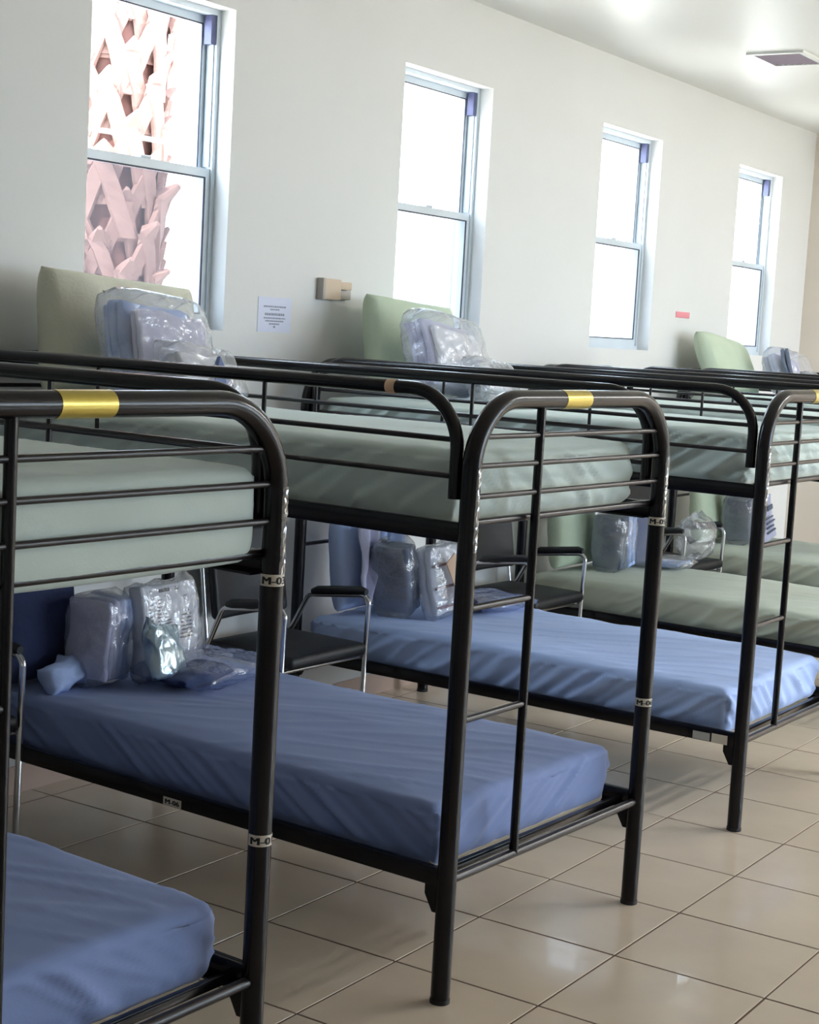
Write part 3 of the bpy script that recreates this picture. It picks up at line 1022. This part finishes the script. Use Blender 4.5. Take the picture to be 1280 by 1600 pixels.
obj('hanging_towel', drape(0.13, 0.33, 1.0, 'lilac', 'hanging_towel'), None, (3.50, 3.885, ZD+0.38), (-0.08, 0, 0), label='lilac cloth corner hanging beside the pale blue one', cat='towel')
obj('hanging_towel', drape(0.17, 0.35, 2.2, 'pale_blue', 'hanging_towel'), None, (3.66, 3.85, ZD+0.40), (-0.08, 0, 0), label='pale blue towel hanging in front of the lower pillow', cat='towel')
wrapped('wrapped_blanket', 'dark grey blanket in clear plastic leaning beside the striped towel pack', 3.60, 3.80, ZD+0.165, 0.14, 0.33, 0.16, 11.4,
        [('folded_blanket', folded(0.18, 0.31, 0.12, 'grey_cloth', 3, 12), (0, 0, 0), (0, 0, PI/2))], (0, -0.22, 0.15), 'blanket', grow=(1.2, 1.08, 1.25))
t = obj('towel_pack', None, None, (3.78, 3.66, ZD+0.16), (-0.2, -0.03, 0.05), label='striped white towels packed in clear plastic with a tan card', cat='towel pack')
bt, st = striped_towel(0.30, 0.30, 0.07, 8, (0.12, 0.40, 0.72), line=0.005)
obj('towel', bt, t)
obj('stripe', st, t)
obj('bag_film', pillow_mesh(0.34, 0.33, 0.115, 12.4, M['film'], 0.006, 0.1, 30, 'bag_film', 0.008, 0.25), t)
obj('tan_card', boxmesh('tan_card', (-0.045, -0.003, -0.10), (0.045, 0.003, 0.10), M['manila'], 0.002), t, (-0.03, -0.084, 0.0), (0, -0.42, 0))
t = obj('bag_of_clothes', None, None, (4.10, 3.62, ZD+0.035), (PI/2, 0, -0.1), label='blue plastic bag lying on the bright blue lower mattress', cat='bag')
obj('dark_clothes', pillow_mesh(0.24, 0.16, 0.04, 12.9, M['navy'], 0.008, 0.3, 24, 'dark_clothes', 0.008, 0.5), t, (-0.07, -0.006, 0.02), (0, 0, 0))
obj('bag_film', pillow_mesh(0.38, 0.32, 0.06, 13.4, M['filmblue'], 0.01, 0.3, 30, 'bag_film', 0.008, 0.45), t)

# --- fourth bunk, lower
pillow(5.62, 4.00, ZD+0.19, 0.46, 0.38, 0.15, 'green', 14.1, 'pale green pillow at the head of the fourth lower bunk', rx=-0.1)
wrapped('wrapped_blanket', 'bright blue blanket in clear plastic standing beside the lower green pillow', 5.72, 3.79, ZD+0.165, 0.24, 0.31, 0.16, 14.4,
        [('folded_blanket', folded(0.18, 0.30, 0.10, 'blue', 2, 15), (0.05, 0, 0), (0, 0, PI/2)), ('folded_sheet', folded(0.18, 0.29, 0.08, 'grey_cloth', 3, 16), (-0.055, 0, 0), (0, 0, PI/2))], (0, -0.12, 0.0), 'blanket', grow=(1.15, 1.08, 1.25))
wrapped('wrapped_blanket', 'lilac blanket in clear plastic right of the bright blue one', 5.96, 3.75, ZD+0.165, 0.14, 0.31, 0.16, 15.4,
        [('folded_blanket', folded(0.18, 0.30, 0.11, 'lilac', 3, 17), (0, 0, 0), (0, 0, PI/2))], (0, -0.16, 0.1), 'blanket', grow=(1.2, 1.08, 1.25))
t = obj('plastic_bag', None, None, (6.08, 3.62, ZD+0.030), (PI/2, 0, 0.1), label='empty clear plastic bag lying flat on the green lower mattress', cat='bag')
obj('bag_film', pillow_mesh(0.30, 0.24, 0.05, 16.4, M['film'], 0.01, 0.3, 26, 'bag_film', 0.010, 0.5), t)
obj('folded_sheet', folded(0.24, 0.18, 0.02, 'pale_blue', 1, 18), t)

# --- farthest bunk, lower
pillow(7.50, 4.00, ZD+0.19, 0.50, 0.40, 0.15, 'green', 17.1, 'pale green pillow on the farthest lower bunk, above the chair arm', rx=-0.1, wr=0.014)
wrapped('wrapped_blanket', 'grey blanket in clear plastic on the farthest lower bunk', 7.52, 3.80, ZD+0.16, 0.15, 0.31, 0.16, 17.4,
        [('folded_blanket', folded(0.18, 0.30, 0.12, 'grey_cloth', 3, 19), (0, 0, 0), (0, 0, PI/2))], (0, -0.22, 0.1), 'blanket', grow=(1.2, 1.08, 1.25))
t = obj('printed_pack', None, None, (7.74, 3.72, ZD+0.15), (-0.16, -0.12, 0.10), label='pale pink printed pack at the right on the farthest lower bunk', cat='package')
obj('pack_body', folded(0.28, 0.29, 0.06, 'lilac', 1, 20, 'pack_body', 0.009), t)
b = MB()
for k in range(4):
    b.box((-0.08, -0.042, -0.09+k*0.03), (0.10-0.03*(k % 2), -0.034, -0.082+k*0.03))
b.box((-0.03, -0.042, 0.05), (0.08, -0.034, 0.08))
obj('printed_text', b.mesh('printed_text', M['grey_cloth']), t)


# ------------------------------------------------------------------ chairs
me_ch = {}


def sideframe(s):
    x = s*0.265
    pts = fillet([(x, -0.20, 0.0), (x, -0.215, 0.655), (x, 0.10, 0.615), (x*0.96, 0.20, 0.42), (x, 0.26, 0.0)], [0.035, 0.04, 0.06], 6)
    return MB().tube(pts, 0.011, 12)


for s in (-1, 1):
    me_ch['side%d' % s] = sideframe(s).mesh('side_frame', M['chrome'], True, 0.9)
    me_ch['arm%d' % s] = MB().tube([(s*0.265, -0.20, 0.665), (s*0.265, -0.17, 0.667), (s*0.265, 0.05, 0.638), (s*0.265, 0.08, 0.630)], [0.014, 0.020, 0.020, 0.013], 12).mesh('arm_pad', M['vinyl'], True, 0.9)
    me_ch['up%d' % s] = MB().tube(fillet([(s*0.235, 0.06, 0.425), (s*0.235, 0.205, 0.43), (s*0.225, 0.275, 0.89)], 0.04, 5), 0.010, 10).mesh('back_upright', M['chrome'], True, 0.9)
me_ch['bar1'] = MB().tube([(-0.265, -0.19, 0.40), (0.265, -0.19, 0.40)], 0.009, 10).mesh('cross_bar', M['chrome'], True, 0.9)
me_ch['bar2'] = MB().tube([(-0.26, 0.195, 0.40), (0.26, 0.195, 0.40)], 0.009, 10).mesh('cross_bar', M['chrome'], True, 0.9)


def seat_disp(p, d):
    q = p.copy()
    if p.z > 0:
        q.z += 0.012*(1-(p.x/0.24)**2)*(1-(p.y/0.23)**2)
    return q


v_, f_ = rbox(0.485, 0.46, 0.055, (10, 10, 2), 0.024, seat_disp)
me_ch['seat'] = MB().add([(p[0], p[1]-0.01, p[2]+0.438) for p in v_], f_).mesh('seat', M['vinyl'], True)


def back_disp(p, d):
    q = p.copy()
    q.y += 0.03*(1-(p.x/0.23)**2)
    return q


v_, f_ = rbox(0.44, 0.045, 0.36, (10, 2, 8), 0.02, back_disp)
me_ch['back'] = MB().add([(p[0], p[1]+0.212+p[2]*0.16, p[2]+0.725) for p in v_], f_).mesh('backrest', M['vinyl'], True)


def chair(x, y, a, label):
    t = obj('armchair', None, None, (x, y, 0), (0, 0, a), label=label, cat='chair', group='chrome armchairs between the bunks')
    obj('seat', me_ch['seat'], t)
    obj('backrest', me_ch['back'], t)
    for s in (-1, 1):
        sf = obj('side_frame', me_ch['side%d' % s], t)
        obj('arm_pad', me_ch['arm%d' % s], sf)
        obj('back_upright', me_ch['up%d' % s], t)
    obj('cross_bar', me_ch['bar1'], t)
    obj('cross_bar', me_ch['bar2'], t)
    return t


# seat front right corners measured from the photograph
for (cx, cy, a, lb) in ((1.365, 3.70, -0.04, 'chrome and black chair at the left edge between the first and middle bunks'),
                        (3.19, 3.64, -0.04, 'chrome and black armchair between the middle and right-hand bunks'),
                        (5.15, 3.66, -0.04, 'chrome and black armchair seen through the ladder, left of the green lower mattress'),
                        (7.00, 3.67, -0.04, 'chrome armchair holding a crumpled plastic bag, before the farthest bunk')):
    ox, oy = 0.243, -0.24
    chair(cx-(ox*math.cos(a)-oy*math.sin(a)), cy-(ox*math.sin(a)+oy*math.cos(a)), a, lb)
obj('plastic_bag', pillow_mesh(0.34, 0.26, 0.2, 21.4, M['film_milky'] if 'film_milky' in M else M['film'], 0.02, 0.3, 34, 'plastic_bag', 0.03, 0.5), None, (6.80, 3.78, 0.600), (0, 0, 0.2),
    label='crumpled clear plastic bag sitting on the farthest armchair', cat='bag')

# ------------------------------------------------------------------ palm outside the first visible window
PX, PY, PRAD = 3.30, 5.32, 0.25
palm = obj('palm_tree', None, None, (PX, PY, -0.3), label='palm trunk with criss-crossed leaf bases outside the leftmost window', cat='palm tree')
b = MB()
tv, tf = [], []
for j in range(41):
    z = j*0.16
    for k in range(24):
        a = 2*PI*k/24
        r = PRAD-0.02+0.015*noise.noise(Vector((math.cos(a)*3, math.sin(a)*3, z*4)))
        tv.append((r*math.cos(a), r*math.sin(a), z))
for j in range(40):
    for k in range(24):
        k2 = (k+1) % 24
        tf.append((j*24+k, j*24+k2, (j+1)*24+k2, (j+1)*24+k))
tf.append(tuple(40*24+k for k in range(24)))
obj('trunk', b.add(tv, tf).mesh('trunk', M['bark'], True), palm)


def boot(seed):
    """split leaf base: two broad straps rising from either side and meeting in a blunt outward stub"""
    rs = random.Random(seed)
    b = MB()
    R0 = PRAD
    for s in (-1, 1):
        n = 6
        v = []
        for i in range(n+1):
            q = i/n
            ang = s*(0.52*(1-q)-0.06)+rs.uniform(-0.015, 0.015)
            rad = R0-0.012+0.05*q**1.2+(0.008 if s > 0 else 0)
            zz = 0.34*q
            wa = 0.088*(1-0.2*q)
            for (da, dr) in ((-wa/R0/2, -0.008), (wa/R0/2, -0.008), (wa/R0/2*0.8, 0.012), (-wa/R0/2*0.8, 0.012)):
                v.append(((rad+dr)*math.cos(ang+da), (rad+dr)*math.sin(ang+da), zz))
        f = [(4*i+c, 4*i+(c+1) % 4, 4*i+4+(c+1) % 4, 4*i+4+c) for i in range(n) for c in range(4)]
        f += [(3, 2, 1, 0), (4*n, 4*n+1, 4*n+2, 4*n+3)]
        b.add(v, f)
    # hooked stub at the meeting point
    h = rs.uniform(0.0, 0.05)
    e = rs.uniform(0.015, 0.07)
    w0, w1 = 0.05, 0.012
    r0, r1 = R0+0.02, R0+0.045+e
    b.add([(r0, -w0, 0.29), (r0, w0, 0.29), (r0+0.02, w0, 0.35), (r0-0.02, 0, 0.38), (r0+0.02, -w0, 0.35),
           (r1, -w1, 0.36+h), (r1, w1, 0.36+h), (r1, w1, 0.37+h), (r1-0.01, 0, 0.38+h), (r1, -w1, 0.37+h)],
          [(0, 1, 6, 5), (1, 2, 7, 6), (2, 3, 8, 7), (3, 4, 9, 8), (4, 0, 5, 9), (5, 6, 7, 8, 9), (4, 3, 2, 1, 0)])
    return b.mesh('leaf_base', M['boot'])


boots = [boot(s) for s in range(5)]
rs = random.Random(5)
for j in range(30):
    for k in range(8):
        a = 2*PI*(k+0.5*(j % 2))/8+rs.uniform(-0.04, 0.04)
        s = rs.uniform(0.92, 1.08)
        o = obj('leaf_base', boots[rs.randrange(5)], palm, (0, 0, 0.15+j*0.158+rs.uniform(-0.01, 0.01)), (0, 0, a))
        o.scale = (s, s, s)
